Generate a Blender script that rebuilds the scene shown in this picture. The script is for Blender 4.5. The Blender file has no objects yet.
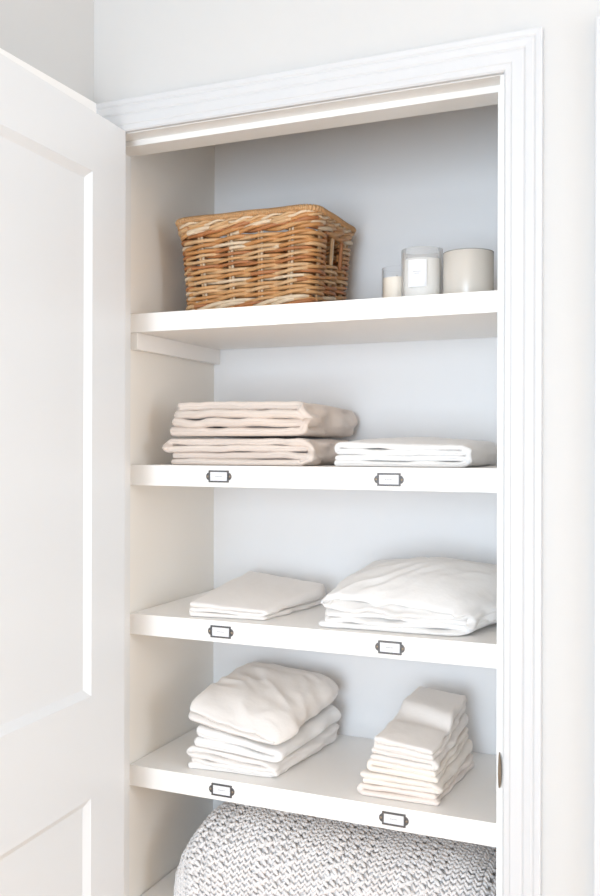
import bpy, bmesh, math, random
import numpy as np
from mathutils import Vector, Matrix
random.seed(4)
C = bpy.context.scene
COL = C.collection
PI = math.pi
ZC = 1.45                      # camera height above the floor
# shelf tops (world z), shelf thickness, interior depth
TOPS = [ZC + .2716, ZC - .0312, ZC - .3298, ZC - .6336, ZC - .9160]
B = .3597
DX = [-.011, -.010, -.009, -.005, 0]

# ------------------------------------------------------------------ materials
def mat(name, col, rough=.5, bump=0, bscale=200., metal=0., mottle=0., mscale=8., sheen=0., spec=.5, detail=3):
    m = bpy.data.materials.new(name); m.use_nodes = True
    nt = m.node_tree; b = nt.nodes['Principled BSDF']
    b.inputs['Roughness'].default_value = rough
    b.inputs['Metallic'].default_value = metal
    b.inputs['Specular IOR Level'].default_value = spec
    if sheen: b.inputs['Sheen Weight'].default_value = sheen
    tc = nt.nodes.new('ShaderNodeTexCoord')
    n = nt.nodes.new('ShaderNodeTexNoise'); n.inputs['Scale'].default_value = mscale
    n.inputs['Detail'].default_value = 4
    nt.links.new(tc.outputs['Object'], n.inputs['Vector'])
    mx = nt.nodes.new('ShaderNodeMix'); mx.data_type = 'RGBA'
    mx.inputs['A'].default_value = (*[c * (1 - mottle) for c in col], 1)
    mx.inputs['B'].default_value = (*[min(1, c * (1 + mottle)) for c in col], 1)
    nt.links.new(n.outputs['Fac'], mx.inputs['Factor'])
    nt.links.new(mx.outputs['Result'], b.inputs['Base Color'])
    if bump:
        n2 = nt.nodes.new('ShaderNodeTexNoise'); n2.inputs['Scale'].default_value = bscale
        n2.inputs['Detail'].default_value = detail
        nt.links.new(tc.outputs['Object'], n2.inputs['Vector'])
        bp = nt.nodes.new('ShaderNodeBump'); bp.inputs['Strength'].default_value = bump
        bp.inputs['Distance'].default_value = .002
        nt.links.new(n2.outputs['Fac'], bp.inputs['Height'])
        nt.links.new(bp.outputs['Normal'], b.inputs['Normal'])
    return m

def glass(name, body=0., col=(1, 1, 1)):
    """thin-walled clear or frosted glass: see-through, glossy at grazing angles, body = share of milky scatter"""
    m = bpy.data.materials.new(name); m.use_nodes = True
    nt = m.node_tree; nt.nodes.remove(nt.nodes['Principled BSDF']); out = nt.nodes['Material Output']
    tr = nt.nodes.new('ShaderNodeBsdfTransparent'); tr.inputs['Color'].default_value = (*col, 1)
    gl = nt.nodes.new('ShaderNodeBsdfGlossy'); gl.inputs['Roughness'].default_value = .05 + .3 * (body > 0)
    fc = nt.nodes.new('ShaderNodeLayerWeight'); fc.inputs['Blend'].default_value = .5
    lw = nt.nodes.new('ShaderNodeMath'); lw.operation = 'POWER'; lw.inputs[1].default_value = 4; nt.links.new(fc.outputs['Facing'], lw.inputs[0])
    mx = nt.nodes.new('ShaderNodeMixShader'); nt.links.new(lw.outputs[0], mx.inputs[0]); nt.links.new(tr.outputs[0], mx.inputs[1]); nt.links.new(gl.outputs[0], mx.inputs[2])
    res = mx
    if body:
        tl = nt.nodes.new('ShaderNodeBsdfTranslucent'); tl.inputs['Color'].default_value = (.9, .89, .87, 1)
        df = nt.nodes.new('ShaderNodeBsdfDiffuse'); df.inputs['Color'].default_value = (.9, .89, .87, 1)
        m1 = nt.nodes.new('ShaderNodeMixShader'); m1.inputs[0].default_value = .5; nt.links.new(tl.outputs[0], m1.inputs[1]); nt.links.new(df.outputs[0], m1.inputs[2])
        m2 = nt.nodes.new('ShaderNodeMixShader'); m2.inputs[0].default_value = body; nt.links.new(mx.outputs[0], m2.inputs[1]); nt.links.new(m1.outputs[0], m2.inputs[2]); res = m2
    nt.links.new(res.outputs[0], out.inputs['Surface'])
    return m

def wood_floor():
    m = mat('oak_floor', (.60, .46, .33), .45)
    nt = m.node_tree; b = nt.nodes['Principled BSDF']
    tc = nt.nodes.new('ShaderNodeTexCoord')
    br = nt.nodes.new('ShaderNodeTexBrick')
    br.inputs['Scale'].default_value = 1; br.inputs['Brick Width'].default_value = 1.4
    br.inputs['Row Height'].default_value = .14; br.inputs['Mortar Size'].default_value = .003
    br.inputs['Color1'].default_value = (.66, .43, .235, 1); br.inputs['Color2'].default_value = (.59, .37, .19, 1)
    br.inputs['Mortar'].default_value = (.25, .17, .1, 1)
    nt.links.new(tc.outputs['Object'], br.inputs['Vector'])
    nt.links.new(br.outputs['Color'], b.inputs['Base Color'])
    return m

M = dict(
    beigewall=mat('warm_beige_bounce_tint', (.80, .63, .44), .7), wall=mat('warm_white_wall_paint', (.57, .565, .56), .7, .05, 300),  # unseen right and rear walls tinted warm beige to colour the bounced light
    closet=mat('closet_white_paint', (.785, .78, .785), .6, .05, 300), side=mat('closet_side_warm_shade', (.87, .835, .785), .6, .05, 300),  # closet side walls: warm shade put into the colour, creamier than the back
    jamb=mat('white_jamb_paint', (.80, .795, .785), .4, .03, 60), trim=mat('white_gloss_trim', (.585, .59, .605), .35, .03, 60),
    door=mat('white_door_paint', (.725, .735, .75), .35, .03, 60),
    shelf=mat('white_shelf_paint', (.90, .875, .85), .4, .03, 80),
    ceil=mat('ceiling_white', (.88, .88, .87), .8),
    floor=wood_floor(),
    bronze=mat('dark_bronze', (.13, .125, .125), .4, .1, 400, metal=.7, mottle=.25, mscale=150),
    strike=mat('aged_brass', (.30, .24, .18), .35, metal=.8),
    card=mat('white_card', (.80, .80, .82), .7),
    ink=mat('pale_grey_ink', (.45, .45, .47), .8),
    beige=mat('beige_cotton', (.71, .615, .55), .85, .35, 90, mottle=.03, sheen=.25, spec=.2),
    white=mat('white_cotton', (.835, .815, .80), .85, .3, 90, mottle=.02, sheen=.2, spec=.2),
    offwhite=mat('off_white_cotton', (.83, .79, .76), .85, .35, 80, mottle=.03, sheen=.2, spec=.2),
    cream=mat('cream_cotton', (.85, .79, .73), .85, .35, 80, mottle=.03, sheen=.2, spec=.2),
    blush=mat('pale_blush_cotton', (.84, .755, .70), .85, .35, 80, mottle=.03, sheen=.2, spec=.2),
    knit=mat('grey_white_yarn', (.80, .775, .77), .95, .6, 260, mottle=.12, mscale=35, sheen=.3, spec=.1),
    glass=glass('clear_glass'),
    frost=glass('frosted_glass', .22), tumbler=mat('ivory_glazed_glass', (.64, .59, .53), .25), rimglass=mat('smoky_glass_edge', (.33, .32, .30), .15),
    wax=mat('cream_wax', (.86, .77, .66), .4, mottle=.02),
    whitewax=mat('white_wax', (.90, .88, .85), .4, mottle=.02),
    ivory=mat('ivory_wax', (.82, .77, .71), .45, mottle=.02),
    wick=mat('wick_cotton', (.5, .46, .4), .9),
)
CANE = [mat('cane_%s' % n, c, .5, .5, 220, mottle=.28, mscale=45) for n, c in (
    ('amber', (.47, .22, .075)), ('honey', (.52, .28, .115)), ('straw', (.56, .35, .18)),
    ('russet', (.37, .145, .05)), ('bleached', (.64, .50, .35)), ('rim', (.50, .29, .135)))]

# ------------------------------------------------------------------ helpers
def link(o, parent=None):
    COL.objects.link(o)
    if parent is not None: o.parent = parent
    return o

def tag(o, label=None, cat=None, group=None, kind=None):
    if label: o['label'] = label
    if cat: o['category'] = cat
    if group: o['group'] = group
    if kind: o['kind'] = kind
    return o

def empty(name, loc, rz=0.):
    o = bpy.data.objects.new(name, None); o.location = loc; o.rotation_euler = (0, 0, rz)
    o.empty_display_size = .05
    return link(o)

def obj(name, bm, mats, parent=None, smooth=False, bevel=0., seg=2):
    me = bpy.data.meshes.new(name)
    if bevel:
        es = [e for e in bm.edges if len(e.link_faces) == 2 and e.calc_face_angle(0) > .5]
        bmesh.ops.bevel(bm, geom=es, offset=bevel, segments=seg, affect='EDGES', profile=.5, clamp_overlap=True)
    bmesh.ops.recalc_face_normals(bm, faces=bm.faces)
    bm.to_mesh(me); bm.free()
    if not isinstance(mats, (list, tuple)): mats = [mats]
    for m in mats: me.materials.append(m)
    if smooth:
        me.polygons.foreach_set('use_smooth', [True] * len(me.polygons))
    return link(bpy.data.objects.new(name, me), parent)

def npmesh(name, verts, faces, mats, parent=None, matidx=None, smooth=True):
    me = bpy.data.meshes.new(name)
    f = np.asarray(faces, dtype=np.int32); v = np.asarray(verts, dtype=np.float32)
    me.vertices.add(len(v)); me.vertices.foreach_set('co', v.ravel())
    k = f.shape[1]
    me.loops.add(f.size); me.loops.foreach_set('vertex_index', f.ravel())
    me.polygons.add(len(f)); me.polygons.foreach_set('loop_start', np.arange(0, f.size, k, dtype=np.int32))
    if not isinstance(mats, (list, tuple)): mats = [mats]
    for m in mats: me.materials.append(m)
    if matidx is not None: me.polygons.foreach_set('material_index', np.asarray(matidx, dtype=np.int32))
    me.update(calc_edges=True); me.validate()
    if smooth: me.polygons.foreach_set('use_smooth', np.ones(len(me.polygons), dtype=bool))
    return link(bpy.data.objects.new(name, me), parent)

def box(bm, x0, x1, y0, y1, z0, z1):
    vs = [bm.verts.new(p) for p in ((x0, y0, z0), (x1, y0, z0), (x1, y1, z0), (x0, y1, z0),
                                    (x0, y0, z1), (x1, y0, z1), (x1, y1, z1), (x0, y1, z1))]
    for f in ((0, 3, 2, 1), (4, 5, 6, 7), (0, 1, 5, 4), (1, 2, 6, 5), (2, 3, 7, 6), (3, 0, 4, 7)):
        bm.faces.new([vs[i] for i in f])

def boxes(*bs):
    bm = bmesh.new()
    for b in bs: box(bm, *b)
    return bm

def struct(name, bm, m, parent=None, **k):
    o = obj(name, bm, m, parent, **k)
    if parent is None: o['kind'] = 'structure'
    return o

def lathe(prof, n=64):
    """closed lathe from (r, z) profile"""
    bm = bmesh.new(); rings = []
    for r, z in prof:
        if r < 1e-6: rings.append([bm.verts.new((0, 0, z))])
        else: rings.append([bm.verts.new((r * math.cos(2 * PI * i / n), r * math.sin(2 * PI * i / n), z)) for i in range(n)])
    for a, b in zip(rings, rings[1:]):
        for i in range(n):
            j = (i + 1) % n
            if len(a) == 1 and len(b) == 1: continue
            if len(a) == 1: bm.faces.new((a[0], b[i], b[j]))
            elif len(b) == 1: bm.faces.new((a[i], a[j], b[0]))
            else: bm.faces.new((a[i], a[j], b[j], b[i]))
    return bm

# vectorised value noise
def _h(ix, iy, iz, s):
    n = (ix * 73856093) ^ (iy * 19349663) ^ (iz * 83492791) ^ (s * 2654435)
    n = (n ^ (n >> 13)) * 1274126177 & 0x7fffffff
    n = (n ^ (n >> 16)) * 668265263 & 0x7fffffff
    return (n & 0xffff) / 32767.5 - 1
def noise(x, y, z=0., s=0):
    x, y, z = np.broadcast_arrays(np.asarray(x, float), np.asarray(y, float), np.asarray(z, float))
    ix, iy, iz = [np.floor(a).astype(np.int64) for a in (x, y, z)]
    fx, fy, fz = x - ix, y - iy, z - iz
    fx, fy, fz = [a * a * a * (a * (a * 6 - 15) + 10) for a in (fx, fy, fz)]
    r = 0
    for dx in (0, 1):
        for dy in (0, 1):
            for dz in (0, 1):
                w = (fx if dx else 1 - fx) * (fy if dy else 1 - fy) * (fz if dz else 1 - fz)
                r = r + w * _h(ix + dx, iy + dy, iz + dz, s)
    return r

# ------------------------------------------------------------------ room shell
YW = -.11                          # front face of the wall with the closet opening
XL = -.010                          # left wall of the room
XR = 3.3; YR = -4.2; H = 2.59
HEAD = ZC + .592                   # underside of head jamb
JL, JR = .002, .760                # jamb faces
struct('floor', boxes((-.3, XR + .1, YR - .1, B + .12, -.1, 0)), M['floor'])
struct('ceiling', boxes((-.3, XR + .1, YR - .1, B + .12, H, H + .1)), M['ceil'])
struct('wall_left', boxes((XL - .11, XL, YR - .1, YW, 0, H)), M['wall'])
struct('wall_front', boxes((-.11, JL - .018, YW, 0, 0, H), (JL - .018, JR + .018, YW, 0, HEAD + .018, H), (JR + .018, XR + .1, YW, 0, 0, H)), M['wall'])
RY0, RY1, RZ0, RZ1 = -1.55, -.40, .75, 2.15     # added window in the unseen right wall, brightens the open door
struct('wall_right', boxes((XR, XR + .1, YR, RY0, 0, H), (XR, XR + .1, RY1, YW, 0, H), (XR, XR + .1, RY0, RY1, 0, RZ0), (XR, XR + .1, RY0, RY1, RZ1, H)), M['beigewall'])
w = struct('added_fill_window', boxes((XR + .02, XR + .08, RY0, RY0 + .05, RZ0, RZ1), (XR + .02, XR + .08, RY1 - .05, RY1, RZ0, RZ1),
                             (XR + .02, XR + .08, RY0 + .05, RY1 - .05, RZ0, RZ0 + .05), (XR + .02, XR + .08, RY0 + .05, RY1 - .05, RZ1 - .05, RZ1)), M['trim'])
obj('window_pane', boxes((XR + .049, XR + .055, RY0 + .05, RY1 - .05, RZ0 + .05, RZ1 - .05)), M['glass'], w)
# rear wall behind the camera with a tall window
WX0, WX1, WZ0, WZ1 = .06, 1.70, .25, 2.3
struct('wall_rear', boxes((XL, WX0, YR - .1, YR, 0, H), (WX1, XR, YR - .1, YR, 0, H),
                          (WX0, WX1, YR - .1, YR, 0, WZ0), (WX0, WX1, YR - .1, YR, WZ1, H)), M['beigewall'])
w = struct('window_1', boxes((WX0, WX0 + .05, YR - .08, YR - .02, WZ0, WZ1), (WX1 - .05, WX1, YR - .08, YR - .02, WZ0, WZ1),
                             (WX0 + .05, WX1 - .05, YR - .08, YR - .02, WZ0, WZ0 + .05), (WX0 + .05, WX1 - .05, YR - .08, YR - .02, WZ1 - .05, WZ1),
                             ((WX0 + WX1) / 2 - .025, (WX0 + WX1) / 2 + .025, YR - .08, YR - .02, WZ0 + .05, WZ1 - .05)), M['trim'])
obj('window_pane', boxes((WX0 + .05, WX1 - .05, YR - .055, YR - .049, WZ0 + .05, WZ1 - .05)), M['glass'], w)
# closet interior
CR = .785
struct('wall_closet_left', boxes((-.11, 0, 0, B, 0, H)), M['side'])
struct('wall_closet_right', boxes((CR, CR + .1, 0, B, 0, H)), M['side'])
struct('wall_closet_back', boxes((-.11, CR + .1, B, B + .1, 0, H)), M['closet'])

# door jamb and stop
st = .011
struct('trim_1', boxes((JL - .018, JL, YW, .0, 0, HEAD), (JR, JR + .018, YW, .0, 0, HEAD), (JL - .018, JR + .018, YW, .0, HEAD, HEAD + .018)), M['jamb'])
bpy.data.objects['trim_1']['label'] = 'white jamb lining the closet opening'
struct('trim_2', boxes((JL, JL + st, YW + .038, -.018, 0, HEAD - st), (JR - st, JR, YW + .038, -.018, 0, HEAD - st), (JL, JR, YW + .038, -.018, HEAD - st, HEAD)), M['jamb'], bevel=.0015)

PROF = [(0, 0), (0, .009), (.003, .0115), (.011, .0115), (.013, .0145), (.028, .0145), (.031, .0125), (.034, .0165), (.044, .018), (.047, .016), (.050, .020), (.057, .021), (.059, .019), (.059, 0)]
def casing(xi, zi, xfar, sx):
    """L-shaped moulded casing: leg at xi going outward sx, head towards xfar"""
    bm = bmesh.new(); rings = []
    for w_, d in PROF:
        d = d if d <= .009 else .011 + (d - .011) * .45
        rings.append([bm.verts.new(p) for p in ((xi + sx * w_, YW - d, 0), (xi + sx * w_, YW - d, zi + w_), (xfar, YW - d, zi + w_))])
    n = len(rings)
    for i in range(n):
        a, b = rings[i], rings[(i + 1) % n]
        for k in (0, 1): bm.faces.new((a[k], b[k], b[k + 1], a[k + 1]))
    bm.faces.new([r[0] for r in rings]); bm.faces.new([r[2] for r in rings])
    return bm
struct('trim_3', casing(.7675, HEAD + .001, XL, 1), M['trim'])
# neighbouring door at the right edge of the photo
struct('trim_4', casing(.9045 + .059, HEAD + .001, .9045 + .059 + .9, -1), M['trim'])
struct('door_2', boxes((.97, 1.732, YW - .004, YW - .0005, .01, HEAD)), M['door'])
# casing of a door in the left wall, behind the open closet door
struct('trim_5', boxes((XL, XL + .016, -1.02, YW - .001, HEAD, HEAD + .060), (XL, XL + .016, -.192, YW - .001, 0, HEAD),
                       (XL, XL + .016, -1.02, -.96, 0, HEAD)), M['shelf'], bevel=.003)
struct('door_3', boxes((XL + .0005, XL + .004, -.958, -.195, .01, HEAD - .002)), M['door'])
struct('baseboard_right', boxes((XR - .014, XR, YR, YW, 0, .1)), M['trim'])
struct('baseboard_front', boxes((1.9, XR - .014, YW - .014, YW, 0, .1)), M['trim'])

# strike plate lip on the right jamb edge
bm = bmesh.new()
zs = ZC - .505; N = 18; va = []; vb = []
for i in range(N + 1):
    t = -1 + 2 * i / N; e = math.sqrt(max(0, 1 - t * t)); z_ = zs + t * .0285
    va.append((bm.verts.new((JR - .0005, YW + .004, z_)), bm.verts.new((JR + .0005, YW - .010 * e, z_)), bm.verts.new((JR + .0005 + .0055 * e, YW - .0102 * e - .002, z_))))
    vb.append((bm.verts.new((JR + .0008, YW + .004, z_)), bm.verts.new((JR + .0018, YW - .0088 * e, z_)), bm.verts.new((JR + .0008 + .0055 * e, YW - .0092 * e - .001, z_))))
for i in range(N):
    for k in (0, 1):
        bm.faces.new((va[i][k], va[i][k + 1], va[i + 1][k + 1], va[i + 1][k])); bm.faces.new((vb[i][k], vb[i + 1][k], vb[i + 1][k + 1], vb[i][k + 1]))
    bm.faces.new((va[i][2], vb[i][2], vb[i + 1][2], va[i + 1][2])); bm.faces.new((va[i][0], va[i + 1][0], vb[i + 1][0], vb[i][0]))
obj('strike_plate', bm, M['strike'], bpy.data.objects['trim_1'])['label'] = 'brown metal strike plate lip'

# ------------------------------------------------------------------ open door
DA = math.radians(3.1)
hinge = Vector((.0670, -.118, 0))
door = boxes()
DW, DT, Z0, Z1 = .762, .035, .012, HEAD + .0015
ST, TR, LRa, LRb = .113, .106, ZC - .612, ZC - .433
# door local: s along X (from hinge), t thickness (0 = visible face .. DT) along Y, z up
openings = [(ST, DW - ST, LRb, Z1 - TR), (ST, DW - ST, .25, LRa)]
bm = bmesh.new()
for bx in ((0, ST, 0, DT, Z0, Z1), (DW - ST, DW, 0, DT, Z0, Z1), (ST, DW - ST, 0, DT, Z1 - TR, Z1), (ST, DW - ST, 0, DT, LRa, LRb), (ST, DW - ST, 0, DT, Z0, .25)):
    box(bm, *bx)
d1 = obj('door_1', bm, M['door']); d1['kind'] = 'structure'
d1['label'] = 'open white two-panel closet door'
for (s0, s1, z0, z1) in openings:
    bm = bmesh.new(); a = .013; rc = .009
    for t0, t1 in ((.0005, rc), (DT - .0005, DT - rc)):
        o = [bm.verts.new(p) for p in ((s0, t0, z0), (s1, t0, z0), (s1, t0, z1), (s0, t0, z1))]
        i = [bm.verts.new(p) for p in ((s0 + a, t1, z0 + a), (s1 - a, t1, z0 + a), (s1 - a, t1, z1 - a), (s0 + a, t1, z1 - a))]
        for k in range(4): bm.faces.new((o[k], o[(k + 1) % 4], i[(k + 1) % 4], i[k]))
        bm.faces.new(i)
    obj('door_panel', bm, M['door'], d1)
# place: s -> (sin, -cos), t -> (-cos, -sin)
d1.matrix_world = Matrix(((math.sin(DA), -math.cos(DA), 0, hinge.x), (-math.cos(DA), -math.sin(DA), 0, hinge.y), (0, 0, 1, 0), (0, 0, 0, 1)))

# ------------------------------------------------------------------ shelves with label holders
def label_holder(parent, x, z):
    """bronze card frame screwed on the shelf front (local coordinates of the shelf)"""
    W2, H2, t, dp = .0215, .0115, .003, .0028
    bm = boxes((x - W2, x + W2, -dp, -.0002, z + H2 - t, z + H2), (x - W2, x + W2, -dp, -.0002, z - H2, z - H2 + t),
               (x - W2, x - W2 + t, -dp, -.0002, z - H2 + t, z + H2 - t), (x + W2 - t, x + W2, -dp, -.0002, z - H2 + t, z + H2 - t))
    for s in (-1, 1):                      # half-round ears
        n = 14; top = []; bot = []
        for i in range(n + 1):
            a = -PI / 2 + PI * i / n
            px, pz = x + s * (W2 - .0005 + .0062 * math.cos(a)), z + .0072 * math.sin(a)
            top.append(bm.verts.new((px, -dp * .75, pz))); bot.append(bm.verts.new((px, -.0002, pz)))
        bm.faces.new(top); bm.faces.new(bot[::-1])
        for i in range(n + 1):
            j = (i + 1) % (n + 1); bm.faces.new((top[i], bot[i], bot[j], top[j]))
    h = obj('label_holder', bm, M['bronze'], parent, bevel=.0006, seg=1)
    bm = boxes((x - W2 + t - .0005, x + W2 - t + .0005, -.0012, -.0003, z - H2 + t - .0005, z + H2 - t + .0005))
    nb = len(bm.faces)
    xx = x - .0075
    for wd in (.002, .0012, .0024, .0012, .002, .0016):
        box(bm, xx, xx + wd, -.00135, -.0011, z - .001, z + .0008); xx += wd + .0007
    bm.faces.ensure_lookup_table()
    for f in bm.faces[nb:]: f.material_index = 1
    obj('label_card', bm, [M['card'], M['ink']], h)['label'] = 'white paper card'
    for s in (-1, 1):
        bm = bmesh.new()
        bmesh.ops.create_uvsphere(bm, u_segments=12, v_segments=6, radius=.0024, matrix=Matrix.Translation((x + s * (W2 + .0022), -dp * .75, z)) @ Matrix.Diagonal((1, .45, 1, 1)))
        obj('screw', bm, M['strike'], h, smooth=True)

names = ['white shelf across the closet carrying the wicker basket and candles',
         'white shelf with two label holders under the beige folded sheets',
         'white shelf with two label holders under the thin folded cloth and puffy white duvet',
         'white shelf with two label holders under the off-white stack and small cream linens',
         'white lowest shelf under the chunky knit blanket']
SHELF = []
for k, top in enumerate(TOPS):
    e = empty('closet_shelf', (0, 0, top))
    tag(e, names[k], 'shelf', 'shelves across the closet')
    th = .037 if k == 0 else .0407
    obj('shelf_board', boxes((.0015, CR - .0015, 0, B - .002, -th, 0)), M['shelf'], e, bevel=.003, seg=3, smooth=False)
    if k in (1, 2, 3):
        label_holder(e, (0, .203, .208, .211)[k], -.0205); label_holder(e, (0, .544, .5465, .5545)[k], -.0215)
    SHELF.append(e)
cl = obj('wall_cleat', boxes((.0008, .016, .003, B - .001, TOPS[0] - .037 - .034, TOPS[0] - .0375)), M['shelf'], bevel=.0015)
tag(cl, 'narrow white cleat on the left closet wall holding up the basket shelf', 'cleat')

# ------------------------------------------------------------------ folded cloth
def bil(c, u, v):       # corners FL, FR, BR, BL ; u,v in -1..1
    a, b = (u + 1) / 2, (v + 1) / 2
    return (c[0] * (1 - a) + c[1] * a) * (1 - b) + (c[3] * (1 - a) + c[2] * a) * b

def folded(name, quad, zb, zt, seq, m, base, seed=0, start=1, wr=.0015, bulge=0., bulge_b=0., sag=0., loose=.006, extra=None,
           vround=.55, nv=56, parent=None, ustep=.006, wobble=.0025, wdir=0.):
    """cloth folded along the level sequence seq; quad = footprint corners FL, FR, BR, BL on the shelf;
    zb/zt = heights of underside/top at those corners above the shelf."""
    quad = np.array(quad, float); quad[:, 0] += DX[min(range(5), key=lambda q: abs(TOPS[q] - base))]; zb = np.array(zb, float); zt = np.array(zt, float)
    zt[2:] += .005; zb[2:] += .005 * (zb[2:] > 0)
    W = (np.linalg.norm(quad[1] - quad[0]) + np.linalg.norm(quad[2] - quad[3])) / 2
    D = (np.linalg.norm(quad[3] - quad[0]) + np.linalg.norm(quad[2] - quad[1])) / 2
    nl = max(seq) + 1; Hh = float(np.mean(zt - zb)); T = Hh / nl
    # centre line with normals
    P = []; Nn = []; L = []
    d = start; n = len(seq)
    ends = []
    for i in range(n):
        def ub(j, side):       # straight limit at 'side' for turn between seq[j], seq[j+1]
            r = abs(seq[j + 1] - seq[j]) * T / 2
            return side * (W / 2 - r - T / 2)
        u0 = ub(i - 1, -d) if i > 0 else -d * (W / 2 - T * .7)
        u1 = ub(i, d) if i < n - 1 else d * (W / 2 - T * .8)
        z = (seq[i] + .5) * T
        k = max(4, int(abs(u1 - u0) / ustep))
        for q in range(k + 1):
            P.append((u0 + (u1 - u0) * q / k, z)); Nn.append((0, d)); L.append(seq[i])
        if i < n - 1:
            up = 1 if seq[i + 1] > seq[i] else -1
            r = abs(seq[i + 1] - seq[i]) * T / 2; zc = (seq[i] + seq[i + 1] + 1) * T / 2
            kk = 7 + 3 * abs(seq[i + 1] - seq[i])
            for q in range(1, kk):
                a = PI * q / kk
                P.append((u1 + d * r * math.sin(a), zc - up * r * math.cos(a)))
                Nn.append((-d * math.sin(a) * up, d * up * up * math.cos(a)) if up > 0 else (d * math.sin(a), d * math.cos(a)))
                L.append(seq[i] + (seq[i + 1] - seq[i]) * q / kk)
            d = -d
    P = np.array(P); L = np.array(L, float)
    tg = np.gradient(P, axis=0); tg /= np.linalg.norm(tg, axis=1)[:, None] + 1e-12
    Nn = np.stack([-tg[:, 1], tg[:, 0]], 1)
    m_ = len(P); ht = T / 2 * 1.0
    # contour (closed): left side, end cap, right side reversed, start cap
    off = []; base_i = []; tanoff = []
    for i in range(m_): off.append(1.); base_i.append(i); tanoff.append(0.)
    for q in range(1, 6):
        a = PI * q / 6; off.append(math.cos(a)); base_i.append(m_ - 1); tanoff.append(math.sin(a))
    for i in range(m_ - 1, -1, -1): off.append(-1.); base_i.append(i); tanoff.append(0.)
    for q in range(1, 6):
        a = PI * q / 6; off.append(-math.cos(a)); base_i.append(0); tanoff.append(-math.sin(a))
    off = np.array(off); base_i = np.array(base_i); tanoff = np.array(tanoff)
    # sweep samples, dense at both ends
    v0 = 1 - 2 * T * vround / D
    ends = 6
    aa = np.linspace(PI / 2, 0, ends + 1)
    vs = np.concatenate([-(v0 + (1 - v0) * np.sin(aa)), np.linspace(-v0, v0, nv)[1:-1], (v0 + (1 - v0) * np.sin(aa))[::-1]])
    cap = np.sqrt(np.clip(1 - (np.clip(np.abs(vs) - v0, 0, None) / (1 - v0)) ** 2, 0, 1))
    cap = np.maximum(cap, .02)
    V, I = np.meshgrid(vs, np.arange(len(off)), indexing='ij')
    CP = cap[:, None]
    lev = L[base_i][None, :]
    u = P[base_i, 0][None, :] + ht * CP * (off * Nn[base_i, 0] + tanoff * tg[base_i, 0])[None, :]
    z = P[base_i, 1][None, :] + ht * CP * (off * Nn[base_i, 1] + tanoff * tg[base_i, 1])[None, :]
    u = np.broadcast_to(u, V.shape).copy(); z = np.broadcast_to(z, V.shape).copy()
    # layers end at different depths, and wander
    dl = noise(lev * 1.7 + seed * 3.1, u * 5 + seed, 0, seed) * loose
    un = u / (W / 2); vn = V * 1.0
    vv = V * (1 + np.broadcast_to(dl, V.shape) / (D / 2) * (np.abs(V) ** 3))
    edge = np.clip(np.sin(np.clip(z / Hh, 0, 1) * PI), 0, 1)
    z = z + wobble * noise(u * 22 + seed, lev * 2.3 + seed, vv * 3, seed + 5) * edge
    un = un + (2 / W) * loose * .6 * noise(vv * 3 + seed, lev * 1.9, seed, seed + 9) * np.abs(un) ** 3
    # heights
    fb = bil(zb, un, vv); ft = bil(zt, un, vv)
    dome = np.clip(1 - un ** 2, 0, 1) * np.clip(1 - vv ** 2, 0, 1)
    ft = ft + bulge * dome; fb = fb + bulge_b * dome
    if extra is not None: ft = ft + extra(un, vv)
    zz = fb + (ft - fb) * z / Hh
    # sag of top towards the front edge
    zz = zz - sag * np.clip((-vv - .55) / .45, 0, 1) ** 2 * (z / Hh)
    X = bil(quad[:, 0], un, vv); Y = bil(quad[:, 1], un, vv)
    # wrinkles (ridges), stronger on upper surface
    ca, sa = math.cos(wdir), math.sin(wdir)
    p_ = X * ca + Y * sa; q_ = -X * sa + Y * ca
    wx = p_ + .02 * noise(p_ * 14, q_ * 14, lev, seed + 2)
    rid = 1 - np.abs(noise(wx * 30, q_ * 9, lev * .8 + seed, seed + 3)) * 2
    rid2 = noise(wx * 55, q_ * 28, lev + seed, seed + 4)
    disp = wr * (rid * .8 + rid2 * .5)
    topw = np.clip((z / Hh - .25) / .5, 0, 1)
    zz = zz + disp * topw - wr * .8 * topw
    side = np.clip((np.abs(vv) - .8) / .2, 0, 1)
    Y = Y + disp * 1.0 * side
    X = X + wr * noise(Y * 30, zz * 60, seed, seed + 7) * np.clip((np.abs(un) - .8) / .2, 0, 1)
    zz = np.maximum(zz, base['zmin'] if isinstance(base, dict) else .0008)
    nr, ncol = V.shape
    verts = np.stack([X, Y, zz], -1).reshape(-1, 3)
    idx = np.arange(nr * ncol).reshape(nr, ncol)
    a = idx[:-1, :]; b = np.roll(idx, -1, 1)[:-1, :]; c = np.roll(idx, -1, 1)[1:, :]; e = idx[1:, :]
    faces = np.stack([a, b, c, e], -1).reshape(-1, 4)
    cx, cy = quad.mean(0)
    verts[:, 0] -= cx; verts[:, 1] -= cy; zlow = float(verts[:, 2].min()); verts[:, 2] -= zlow
    o = npmesh(name, verts, faces, m)
    o.location = (cx, cy, base + zlow)
    return o

DBL = [0, 3, 2, 1]
# --- second shelf: two beige sheets, one white
b1 = TOPS[1]
o = folded('folded_sheet', [(.069, .035), (.390, .035), (.382, .325), (.075, .33)], [0] * 4, [.053, .053, .048, .048], DBL, M['beige'], b1, 11, wr=.0012, loose=.020, wobble=.0042)
tag(o, 'beige folded sheet lying directly on the second shelf, lower of the two beige ones', 'folded sheet', 'folded beige sheets')
o = folded('folded_sheet', [(.075, .045), (.378, .040), (.384, .33), (.088, .335)], [.058, .058, .053, .053], [.127, .124, .114, .120], DBL, M['beige'], b1, 23, wr=.0017, bulge=.006, loose=.020, wobble=.0045)
tag(o, 'thicker beige folded sheet on top of the other beige sheet', 'folded sheet', 'folded beige sheets')
o = folded('folded_sheet', [(.428, .045), (.694, .045), (.69, .33), (.43, .33)], [0] * 4, [.046, .040, .044, .05], DBL, M['white'], b1, 31, wr=.0012, bulge=.009, loose=.006, wobble=.003)
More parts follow.
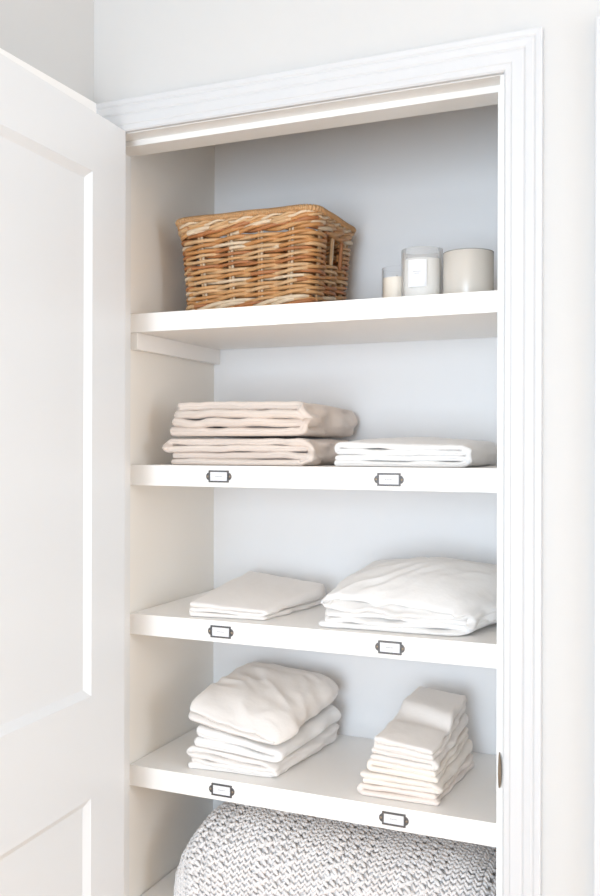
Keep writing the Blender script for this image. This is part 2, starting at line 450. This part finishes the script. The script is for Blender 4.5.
tag(o, 'bright white folded sheet beside the beige sheets', 'folded sheet')
# --- third shelf
b2 = TOPS[2]
o = folded('folded_cloth', [(.134, .014), (.294, .034), (.335, .27), (.118, .315)], [0] * 4, [.030, .019, .038, .052], [0, 1, 2], M['offwhite'], b2, 41, start=-1, wr=.0010, bulge=.004, loose=.008, wobble=.002)
tag(o, 'thin off-white folded cloth lying alone at the left of the third shelf', 'folded cloth')
o = folded('folded_duvet_cover', [(.410, .030), (.690, .040), (.768, .30), (.42, .33)], [0] * 4, [.064, .052, .092, .092], [0, 4, 3, 2, 1], M['white'], b2, 52, wr=.0034, bulge=.036, loose=.016, sag=.008, wobble=.005, wdir=-.75, nv=80)
tag(o, 'puffy white folded duvet cover with a rounded rumpled top', 'duvet cover')
# --- fourth shelf, left stack
b3 = TOPS[3]
o = folded('folded_sheet', [(.122, .027), (.312, .036), (.345, .30), (.125, .32)], [0] * 4, [.043, .028, .040, .05], DBL, M['offwhite'], b3, 61, wr=.0014, loose=.010, wobble=.004)
tag(o, 'off-white folded sheet at the bottom of the left stack of three', 'folded sheet', 'stack of off-white bedding')
o = folded('folded_sheet', [(.133, .030), (.318, .040), (.350, .30), (.125, .32)], [.044, .029, .041, .051], [.088, .052, .078, .092], [0, 1], M['white'], b3, 67, start=1, wr=.0016, loose=.008, wobble=.004)
tag(o, 'white folded sheet in the middle of the left stack of three', 'folded sheet', 'stack of off-white bedding')
o = folded('folded_duvet_cover', [(.116, .026), (.325, .040), (.350, .29), (.112, .32)], [.095, .060, .086, .100], [.143, .094, .146, .153], [0, 1], M['offwhite'], b3, 73, start=1, wr=.0036, extra=lambda u, v: -.011 * np.exp(-((u + .35) / .22) ** 2 - ((v - .1 + .3 * u) / .10) ** 2) + .006 * np.exp(-((u + .25) / .3) ** 2 - ((v - .35 + .3 * u) / .14) ** 2), bulge=.016, sag=.012, loose=.010, wobble=.004, wdir=.9, vround=.8, nv=70)
tag(o, 'rumpled off-white duvet cover on top of the left stack of three', 'duvet cover', 'stack of off-white bedding')
# --- fourth shelf, right stack of small linens
spec = [  # FL.x, FR.x, front y, colour, top FL, FR, BR, BL
    (.478, .632, .030, 'blush', .020, .018, .026, .026),
    (.482, .634, .032, 'cream', .043, .037, .052, .052),
    (.494, .630, .033, 'cream', .066, .058, .078, .078),
    (.500, .628, .034, 'offwhite', .088, .078, .104, .104),
    (.508, .626, .034, 'offwhite', .111, .096, .118, .122)]
words = ['pale blush folded pillowcase at the very bottom of the right stack', 'cream folded pillowcase second from the bottom of the right stack',
         'cream folded pillowcase in the middle of the right stack', 'off-white folded pillowcase second from the top of the right stack',
         'off-white folded pillowcase with a raised flap on top of the right stack']
prev = [0, 0, 0, 0]
for i, (x0, x1, y0, mm, *tp) in enumerate(spec):
    ex = None
    if i == 4: ex = lambda u, v: .020 / (1 + np.exp(-(v - .05 + .12 * u) * 22)) - .003 * np.exp(-((v + .12) / .12) ** 2)
    o = folded('folded_pillowcase', [(x0, y0), (x1, y0 + .004), (.648 - .004 * i, .262), (.505 + .004 * i, .285)], prev, tp, [0, 1] if i != 4 else [0, 1], M[mm], b3, 80 + i * 7,
               start=1 if i % 2 else -1, wr=.0009, loose=.006, wobble=.0015, extra=ex, bulge=.003 if i == 4 else 0, ustep=.005)
    tag(o, words[i], 'pillowcase', 'small folded linens')
    prev = [t + .0006 for t in tp]

# ------------------------------------------------------------------ wicker basket
BW, BD, BH = .300, .222, .200
def rrect(hx, hy, r, s):
    """point and outward normal at fraction s of a rounded rectangle (half sizes hx, hy)"""
    segs = [2 * (hx - r), PI * r / 2, 2 * (hy - r), PI * r / 2] * 2
    Lt = sum(segs); d = (s % 1) * Lt
    for i, sg in enumerate(segs):
        if d <= sg or i == 7: break
        d -= sg
    if i == 0: return (-hx + r + d, -hy), (0, -1)
    if i == 2: return (hx, -hy + r + d), (1, 0)
    if i == 4: return (hx - r - d, hy), (0, 1)
    if i == 6: return (-hx, hy - r - d), (-1, 0)
    cx, cy, a0 = {1: (hx - r, -hy + r, -PI / 2), 3: (hx - r, hy - r, 0), 5: (-hx + r, hy - r, PI / 2), 7: (-hx + r, -hy + r, PI)}[i]
    a = a0 + d / r
    return (cx + r * math.cos(a), cy + r * math.sin(a)), (math.cos(a), math.sin(a))
class Tubes:
    def __init__(s): s.v = []; s.f = []; s.m = []; s.n = 0
    def add(s, pts, rad, mi=0, k=7, closed=False, cap=True, flat=1.):
        pts = np.array(pts, float); n = len(pts)
        if closed: tg = np.roll(pts, -1, 0) - np.roll(pts, 1, 0)
        else: tg = np.gradient(pts, axis=0)
        tg /= np.linalg.norm(tg, axis=1)[:, None] + 1e-12
        ref = np.tile(np.array([0, 0, 1.]), (n, 1)); bad = np.abs(tg[:, 2]) > .9
        ref[bad] = (1, 0, 0)
        a = np.cross(tg, ref); a /= np.linalg.norm(a, axis=1)[:, None]; b = np.cross(a, tg)
        rad = np.broadcast_to(np.asarray(rad, float), (n,))
        th = np.arange(k) * 2 * PI / k
        ring = pts[:, None, :] + rad[:, None, None] * (np.cos(th)[None, :, None] * a[:, None, :] * flat + np.sin(th)[None, :, None] * b[:, None, :])
        s.v.append(ring.reshape(-1, 3)); idx = s.n + np.arange(n * k).reshape(n, k)
        rows = n if closed else n - 1
        for i in range(rows):
            r0, r1 = idx[i], idx[(i + 1) % n]
            for j in range(k):
                s.f.append((r0[j], r0[(j + 1) % k], r1[(j + 1) % k], r1[j])); s.m.append(mi[i] if hasattr(mi, '__len__') else mi)
        s.n += n * k
        if cap and not closed:
            for e, rr in ((0, idx[0]), (n - 1, idx[-1])):
                s.v.append(pts[e][None]); c = s.n; s.n += 1
                for j in range(k): s.f.append((rr[j], rr[(j + 1) % k], c, c)); s.m.append(mi[0] if hasattr(mi, '__len__') else mi)
    def build(s, name, mats, parent):
        v = np.concatenate(s.v)
        me = bpy.data.meshes.new(name)
        me.from_pydata(v.tolist(), [], [tuple(dict.fromkeys(int(q) for q in f)) for f in s.f])
        for m_ in mats: me.materials.append(m_)
        me.polygons.foreach_set('material_index', s.m); me.polygons.foreach_set('use_smooth', [True] * len(me.polygons))
        return link(bpy.data.objects.new(name, me), parent)

bk = empty('wicker_basket', (.2145, .193, TOPS[0]))
tag(bk, 'brown woven wicker basket with cut-out handles on the top shelf', 'basket')
def wallpt(s, z, out=0.):
    t = z / BH; hx = BW / 2 - .014 * (1 - t); hy = BD / 2 - .014 * (1 - t)
    (x, y), (nx, ny) = rrect(hx, hy, .022, s)
    return (x + nx * out, y + ny * out, z)
NS = 14
# perimeter fractions where the short right / left sides are centred
per = [BW - .044, PI * .011, BD - .044, PI * .011] * 2; PT = sum(per)
s_right = (per[0] + per[1] + per[2] / 2) / PT; s_left = (per[0] + per[1] + per[2] + per[3] + per[4] + per[5] + per[6] / 2) / PT
HW = .049 / PT                                              # half opening width
Hz0, Hz1 = .106, .160
stake_s = []
for c in (0, 1):
    o0 = c * .5
    f = per[0] / PT
    stake_s += [o0 + f * q for q in (.10, .37, .64, .91)]
    stake_s += [o0 + f + per[1] / PT + per[2] / PT * q for q in (.1, .5, .9)]
stake_s.sort(); NS = len(stake_s)
ss = np.array(stake_s + [stake_s[0] + 1])
def phase(s):                                              # stake count coordinate at perimeter fraction s
    s0 = stake_s[0]; q = (s - s0) % 1 + s0
    return np.interp(q, ss, np.arange(NS + 1))
wv = Tubes(); rng = random.Random(9)
def weaver(z, r, par, dz, amp=.0062, skip=None, tones=(0, 1, 2, 3, 4), wts=(3, 4, 4, 3, 1.5)):
    n = 168; S = [i / n for i in range(n)]
    runs = [S] if skip is None else []
    closed = skip is None
    if skip:
        a, b = skip                                          # two openings centred at s_right and s_left
        runs = [[s_right + HW + (s_left - s_right - 2 * HW) * i / 70 for i in range(71)], [s_left + HW + (1 + s_right - s_left - 2 * HW) * i / 90 for i in range(91)]]
    zj = rng.uniform(-.0008, .0008)
    for run in runs:
        pts = []; mi = []
        cur = rng.choices(tones, wts)[0]; cnt = 0; lim = rng.randint(18, 60)
        for s in run:
            ph = phase(s); o_ = amp * math.cos(PI * (ph + par)); zz = z + zj + dz * math.sin(PI * (ph + par)) + .0012 * math.sin(s * 41 + z * 900)
            pts.append(wallpt(s, zz, o_)); mi.append(cur); cnt += 1
            if cnt > lim: cur = rng.choices(tones, wts)[0]; cnt = 0; lim = rng.randint(18, 60)
        wv.add(pts, r * rng.uniform(.88, 1.1), mi, 7, closed=closed)
z = .028; k = 0
while z < .1625:
    sk = (0, 0) if Hz0 - .002 < z < Hz1 + .002 else None
    r_ = rng.uniform(.0034, .0042)
    wt = (3, 4, 4, 3, 1.2) if z > .045 else (3, 3, 3, 2, 3)
    for par in (0, 1): weaver(z, r_, par + k, .0022, skip=sk, wts=wt)
    z += rng.uniform(.0100, .0106); k += 1
for z, par0 in ((.0105, 0), (.0195, .5), (.1690, .3), (.1765, 0), (.1840, .6)):     # waling bands top and bottom, three strands
    for q in range(3): weaver(z, .0046, par0 + q * 2 / 3, .0048, amp=.0066, wts=(3, 4, 4, 2, 2.2 if z < .1 else .9))
wv.build('woven_wall', CANE[:5], bk)['label'] = 'woven cane sides'
# stakes: pairs of rods
for s in stake_s:
    t = Tubes()
    for q in (-1, 1):
        t.add([wallpt(s + q * .0034 / PT, zz, 0) for zz in np.linspace(.003, .192, 14)], .0030, 4 if q > 0 else 2, 7)
    t.build('stake', CANE[:5], bk)
# posts in the handle openings are thicker stakes already standing there; turned edge rods around the openings
for sc in (s_right, s_left):
    t = Tubes()
    for q in (-1, 1):
        t.add([wallpt(sc + q * HW, zz, .002) for zz in np.linspace(Hz0 - .006, Hz1 + .006, 10)], .0042, 3, 8)
    t.add([wallpt(sc + HW * q, Hz1 + .004, .002) for q in np.linspace(-1, 1, 12)], .0045, 0, 8)
    t.build('handle_opening', CANE[:5], bk)['label'] = 'rods framing the cut-out handle'
# base
bm = bmesh.new(); ring = [rrect(BW / 2 - .018, BD / 2 - .018, .026, i / 60)[0] for i in range(60)]
lo = [bm.verts.new((x, y, .002)) for x, y in ring]; hi = [bm.verts.new((x, y, .008)) for x, y in ring]
bm.faces.new(lo[::-1]); bm.faces.new(hi)
for i in range(60): bm.faces.new((lo[i], lo[(i + 1) % 60], hi[(i + 1) % 60], hi[i]))
obj('base', bm, CANE[0], bk)
# wrapped rim
t = Tubes(); n = 1500
pts = [wallpt(i / n, BH - .003 + .0005 * math.sin(i / n * 2 * PI * 9), .005) for i in range(n)]
rad = .0070 * (1 + .13 * np.sin(np.arange(n) * 2 * PI * 214 / n))
t.add(pts, rad, 0, 9, closed=True, flat=1.35)
t.build('rim', [CANE[5]], bk)['label'] = 'cane-wrapped rim'
t = Tubes(); n = 300
for ph0, mi in ((0, 4), (.5, 2)):
    t.add([wallpt(i / n, BH - .0125 + .0035 * math.sin(2 * PI * (i / n * 16 + ph0)), .0078 + .002 * math.cos(2 * PI * (i / n * 16 + ph0))) for i in range(n)], .0030, mi, 7, closed=True)
t.build('braided_border', CANE[:5], bk)

# ------------------------------------------------------------------ candles
def candle(name, loc, r, h, wall, foot, wax_h, gm, wm, label, foil=None):
    e = empty(name, loc); tag(e, label, 'candle', 'candles on the top shelf')
    ri = r - wall; q = .004
    obj('glass_jar', lathe([(0, 0), (r - q, 0), (r - .001, .0012), (r, q), (r, h - .001), (r - wall * .5, h), (ri, h - .001), (ri, foot + q), (ri - q, foot), (0, foot)]), gm, e, smooth=True)
    rw = ri - .0004
    wx_ = obj('wax', lathe([(0, foot + .0006), (rw - q, foot + .0006), (rw, foot + q), (rw, wax_h), (rw - .003, wax_h - .001), (0, wax_h - .0015)]), wm, e, smooth=False)
    obj('wick', lathe([(0, wax_h - .002), (.0011, wax_h - .002), (.0011, wax_h + .007), (0, wax_h + .0075)], 10), M['wick'], e)
    return e
z0 = TOPS[0] + .0003
candle('candle', (.512, .150, z0), .0295, .080, .0022, .006, .060, M['glass'], M['wax'], 'small clear glass candle with cream wax, half hidden at the left of the three')
c2 = candle('candle', (.5765, .098, z0), .0385, .100, .003, .007, .080, M['frost'], M['whitewax'], 'tallest of the three candles, frosted glass with a white paper label')
c3 = candle('candle', (.663, .098, z0), .0455, .0865, .0020, .005, .080, M['tumbler'], M['ivory'], 'wide ivory candle in a plain tumbler at the right of the three')
obj('rim', lathe([(.0434, .0862), (.0457, .0862), (.0457, .0873), (.0434, .0873), (.0434, .0862)]), M['rimglass'], c3)['label'] = 'thin dark glass rim'
# paper label curved on the tall jar, facing the viewer
bm = bmesh.new(); R_ = .0387; a0 = -PI / 2 + .02; n = 14; rows = []
for i in range(n + 1):
    a = a0 + (-.46 + .92 * i / n)
    rows.append([bm.verts.new((R_ * math.cos(a) * f, R_ * math.sin(a) * f, zz)) for f, zz in ((1, .026), (1, .076), (.9955, .076), (.9955, .026))])
for i in range(n):
    for k in range(4): bm.faces.new((rows[i][k], rows[i + 1][k], rows[i + 1][(k + 1) % 4], rows[i][(k + 1) % 4]))
bm.faces.new(rows[0]); bm.faces.new(rows[-1][::-1])
lab = obj('paper_label', bm, M['card'], c2, smooth=False)
bm = bmesh.new(); rr = random.Random(3)
for zz, hw in ((.0535, .20), (.050, .12)):
    a = a0 - hw
    while a < a0 + hw:
        w_ = rr.uniform(.02, .045); vs = []
        for f in (1.0008, 1.006):
            vs += [bm.verts.new((R_ * f * math.cos(q), R_ * f * math.sin(q), z_)) for q, z_ in ((a, zz), (a + w_, zz), (a + w_, zz + .0012), (a, zz + .0012))]
        for fc in ((0, 1, 2, 3), (4, 5, 6, 7), (0, 1, 5, 4), (1, 2, 6, 5), (2, 3, 7, 6), (3, 0, 4, 7)): bm.faces.new([vs[q] for q in fc])
        a += w_ + .012
obj('label_print', bm, M['ink'], lab)

# ------------------------------------------------------------------ chunky knit blanket on the lowest shelf
KX0, KX1, KY0, KY1 = .088, .732, .022, .335
def kn_top(x):
    t = np.clip((x - KX0) / (KX1 - KX0), 0, 1)
    return .150 + .032 * np.sin(PI * np.clip(t * 1.05, 0, 1)) ** .7 + .010 * np.sin(t * 7.5)
def kn_surf(a, b, lift=0.):
    """a 0..1 along the shelf, b 0..1 from the front hem over the top to the back"""
    x0 = KX0 + (KX1 - KX0) * a
    hh = kn_top(x0)
    endl = np.clip(1 - np.abs(2 * a - 1), 0, 1) * (KX1 - KX0) / 2       # distance to nearer end
    rr = .075
    e = np.clip(endl / rr, 0, 1); shrink = np.sqrt(np.clip(1 - (1 - e) ** 2, 0, 1))
    zc = .04
    # cross-section: rounded arch via superellipse
    th = (1 - b) * PI
    ex = 2 / 3.2
    cx = np.sign(np.cos(th)) * np.abs(np.cos(th)) ** ex; sz = np.abs(np.sin(th)) ** ex
    yh = (KY1 - KY0) / 2
    y = (KY0 + KY1) / 2 + (yh * (.86 + .14 * shrink) + lift) * cx
    z = .012 + (hh * (.45 + .55 * shrink) - .012 + lift) * sz
    x = x0 + lift * np.sign(a - .5) * (1 - e)
    z = z + .006 * noise(x * 9, y * 9, 3, 77) * sz
    return np.stack(np.broadcast_arrays(x, y, z), -1)
av = np.linspace(0, 1, 90); bv = np.linspace(0, 1, 60)
A, Bb = np.meshgrid(av, bv, indexing='ij')
V0 = kn_surf(A, Bb, -.0022)
nv0 = len(av) * len(bv)
ii = np.arange(nv0).reshape(len(av), len(bv))
F0 = np.stack([ii[:-1, :-1], ii[1:, :-1], ii[1:, 1:], ii[:-1, 1:]], -1).reshape(-1, 4)
V0[:, 0, 2] = .001; V0[:, -1, 2] = .001
# close underside and ends with fans as quads strips: bottom strip and end strips
nb = len(bv)
botf = np.stack([ii[:-1, 0], ii[:-1, -1], ii[1:, -1], ii[1:, 0]], -1)
F0 = [F0, botf]
for row in (ii[0], ii[-1]):
    F0.append(np.array([(row[k], row[k + 1], row[nb - 2 - k], row[nb - 1 - k]) for k in range(nb // 2 - 1)]))
F0 = np.concatenate(F0)
# stitches: two slanted lobes per V
sph = []; nu, nw = 6, 5
for i in range(nw):
    ph = PI * (i + .0) / (nw - 1) - PI / 2
    for j in range(nu): sph.append((math.cos(ph) * math.cos(2 * PI * j / nu), math.cos(ph) * math.sin(2 * PI * j / nu), math.sin(ph)))
sph = np.array(sph)
sf = np.array([(i * nu + j, i * nu + (j + 1) % nu, (i + 1) * nu + (j + 1) % nu, (i + 1) * nu + j) for i in range(nw - 1) for j in range(nu)])
ncol, nrow = 50, 46
# even spacing along the arc
bb_ = np.linspace(0, 1, 400); arc = kn_surf(np.full(400, .5), bb_); L_ = np.concatenate([[0], np.cumsum(np.linalg.norm(np.diff(arc, axis=0), axis=1))])
VV = [V0.reshape(-1, 3)]; FF = [F0]; cnt = nv0
rngk = np.random.default_rng(5)
pitch = .0106
for c in range(ncol):
    band = (c + 2) % 11
    lace = band in (5, 6, 8, 10)
    for r in range(nrow):
        bmid = np.interp(.004 + pitch * (r + .5 * (c % 2)) + rngk.uniform(-.0012, .0012), L_, bb_)
        hole = lace and (r + c // 2) % 2 == 0
        for sgn in (-1, 1):
            if hole and sgn > 0: continue
            a_ = (c + .5 + sgn * (.235 if not lace else .15) + rngk.uniform(-.05, .05)) / ncol
            bb = bmid + rngk.uniform(-.1, .1) * .01
            lift = .0024 + (.0022 if lace else 0) + rngk.uniform(-.0005, .0005)
            p0 = kn_surf(np.array(a_), np.array(bb), lift)
            pa = kn_surf(np.array(a_ + .006), np.array(bb), lift) - p0; pb = kn_surf(np.array(a_), np.array(bb + .006), lift) - p0
            pa /= np.linalg.norm(pa) + 1e-9; pb /= np.linalg.norm(pb) + 1e-9
            nn = np.cross(pa, pb); nn /= np.linalg.norm(nn) + 1e-9
            sl = .62 if not lace else .95
            ax = pb * .80 + pa * sgn * sl; ax /= np.linalg.norm(ax); bx = np.cross(nn, ax)
            sc_ = rngk.uniform(.92, 1.1) * (1.2 if lace else 1)
            VV.append(p0 + sph[:, :1] * bx * .0032 * sc_ + sph[:, 1:2] * nn * .0044 * sc_ + sph[:, 2:] * ax * .0076 * sc_)
            FF.append(sf + cnt); cnt += len(sph)
kb = npmesh('knit_blanket', np.concatenate(VV), np.concatenate(FF), M['knit'])
kb.location = (0, 0, TOPS[4])
tag(kb, 'chunky grey-white knit blanket folded on the lowest shelf', 'blanket')

# ------------------------------------------------------------------ light
world = bpy.data.worlds.new('World'); C.world = world; world.use_nodes = True
bg = world.node_tree.nodes['Background']; bg.inputs['Color'].default_value = (.86, .93, 1, 1); bg.inputs['Strength'].default_value = 1.0
def area(name, loc, rot, sx, sy, power, col):
    l = bpy.data.lights.new(name, 'AREA'); l.shape = 'RECTANGLE'; l.size = sx; l.size_y = sy; l.energy = power; l.color = col
    o = bpy.data.objects.new(name, l); o.location = loc; o.rotation_euler = rot
    return link(o)
area('window_daylight', ((WX0 + WX1) / 2, YR + .01, (WZ0 + WZ1) / 2), (PI / 2, 0, 0), WX1 - WX0 - .1, WZ1 - WZ0 - .1, 110, (.765, .905, 1.04))
area('side_fill_light', (XR - .01, (RY0 + RY1) / 2, (RZ0 + RZ1) / 2), (PI / 2, 0, PI / 2), RY1 - RY0 - .1, RZ1 - RZ0 - .1, 30, (.765, .905, 1.04))  # added fill lamp at the unseen right wall, brightens the open door

# ------------------------------------------------------------------ camera
f, yaw, pit, rol, cx = 937.056, .4099, .0002, .0024, 1.0449
cy_, sy_ = math.cos(yaw), math.sin(yaw)
fw = Vector((-sy_ * math.cos(pit), cy_ * math.cos(pit), math.sin(pit)))
r = Vector((cy_, sy_, 0)); u = r.cross(fw)
r2 = r * math.cos(rol) + u * math.sin(rol); u2 = -r * math.sin(rol) + u * math.cos(rol)
cam = bpy.data.cameras.new('Camera'); co = bpy.data.objects.new('Camera', cam); link(co)
cam.sensor_fit = 'HORIZONTAL'; cam.sensor_width = 36; cam.lens = f / 600 * 36
cam.shift_x = (300 - 289.0064) / 600; cam.shift_y = (449.5355 - 448) / 600
co.matrix_world = Matrix(((r2.x, u2.x, -fw.x, cx), (r2.y, u2.y, -fw.y, -1.6), (r2.z, u2.z, -fw.z, ZC), (0, 0, 0, 1)))
cam.dof.use_dof = True; cam.dof.focus_distance = 1.72; cam.dof.aperture_fstop = 6.3
C.camera = co
C.view_settings.view_transform = 'Standard'; C.view_settings.look = 'None'; C.view_settings.gamma = 1
C.view_settings.exposure = 0.04
C.cycles.use_denoising = True
C.cycles.max_bounces = 14; C.cycles.diffuse_bounces = 7; C.cycles.transmission_bounces = 10
C.cycles.sample_clamp_indirect = 10
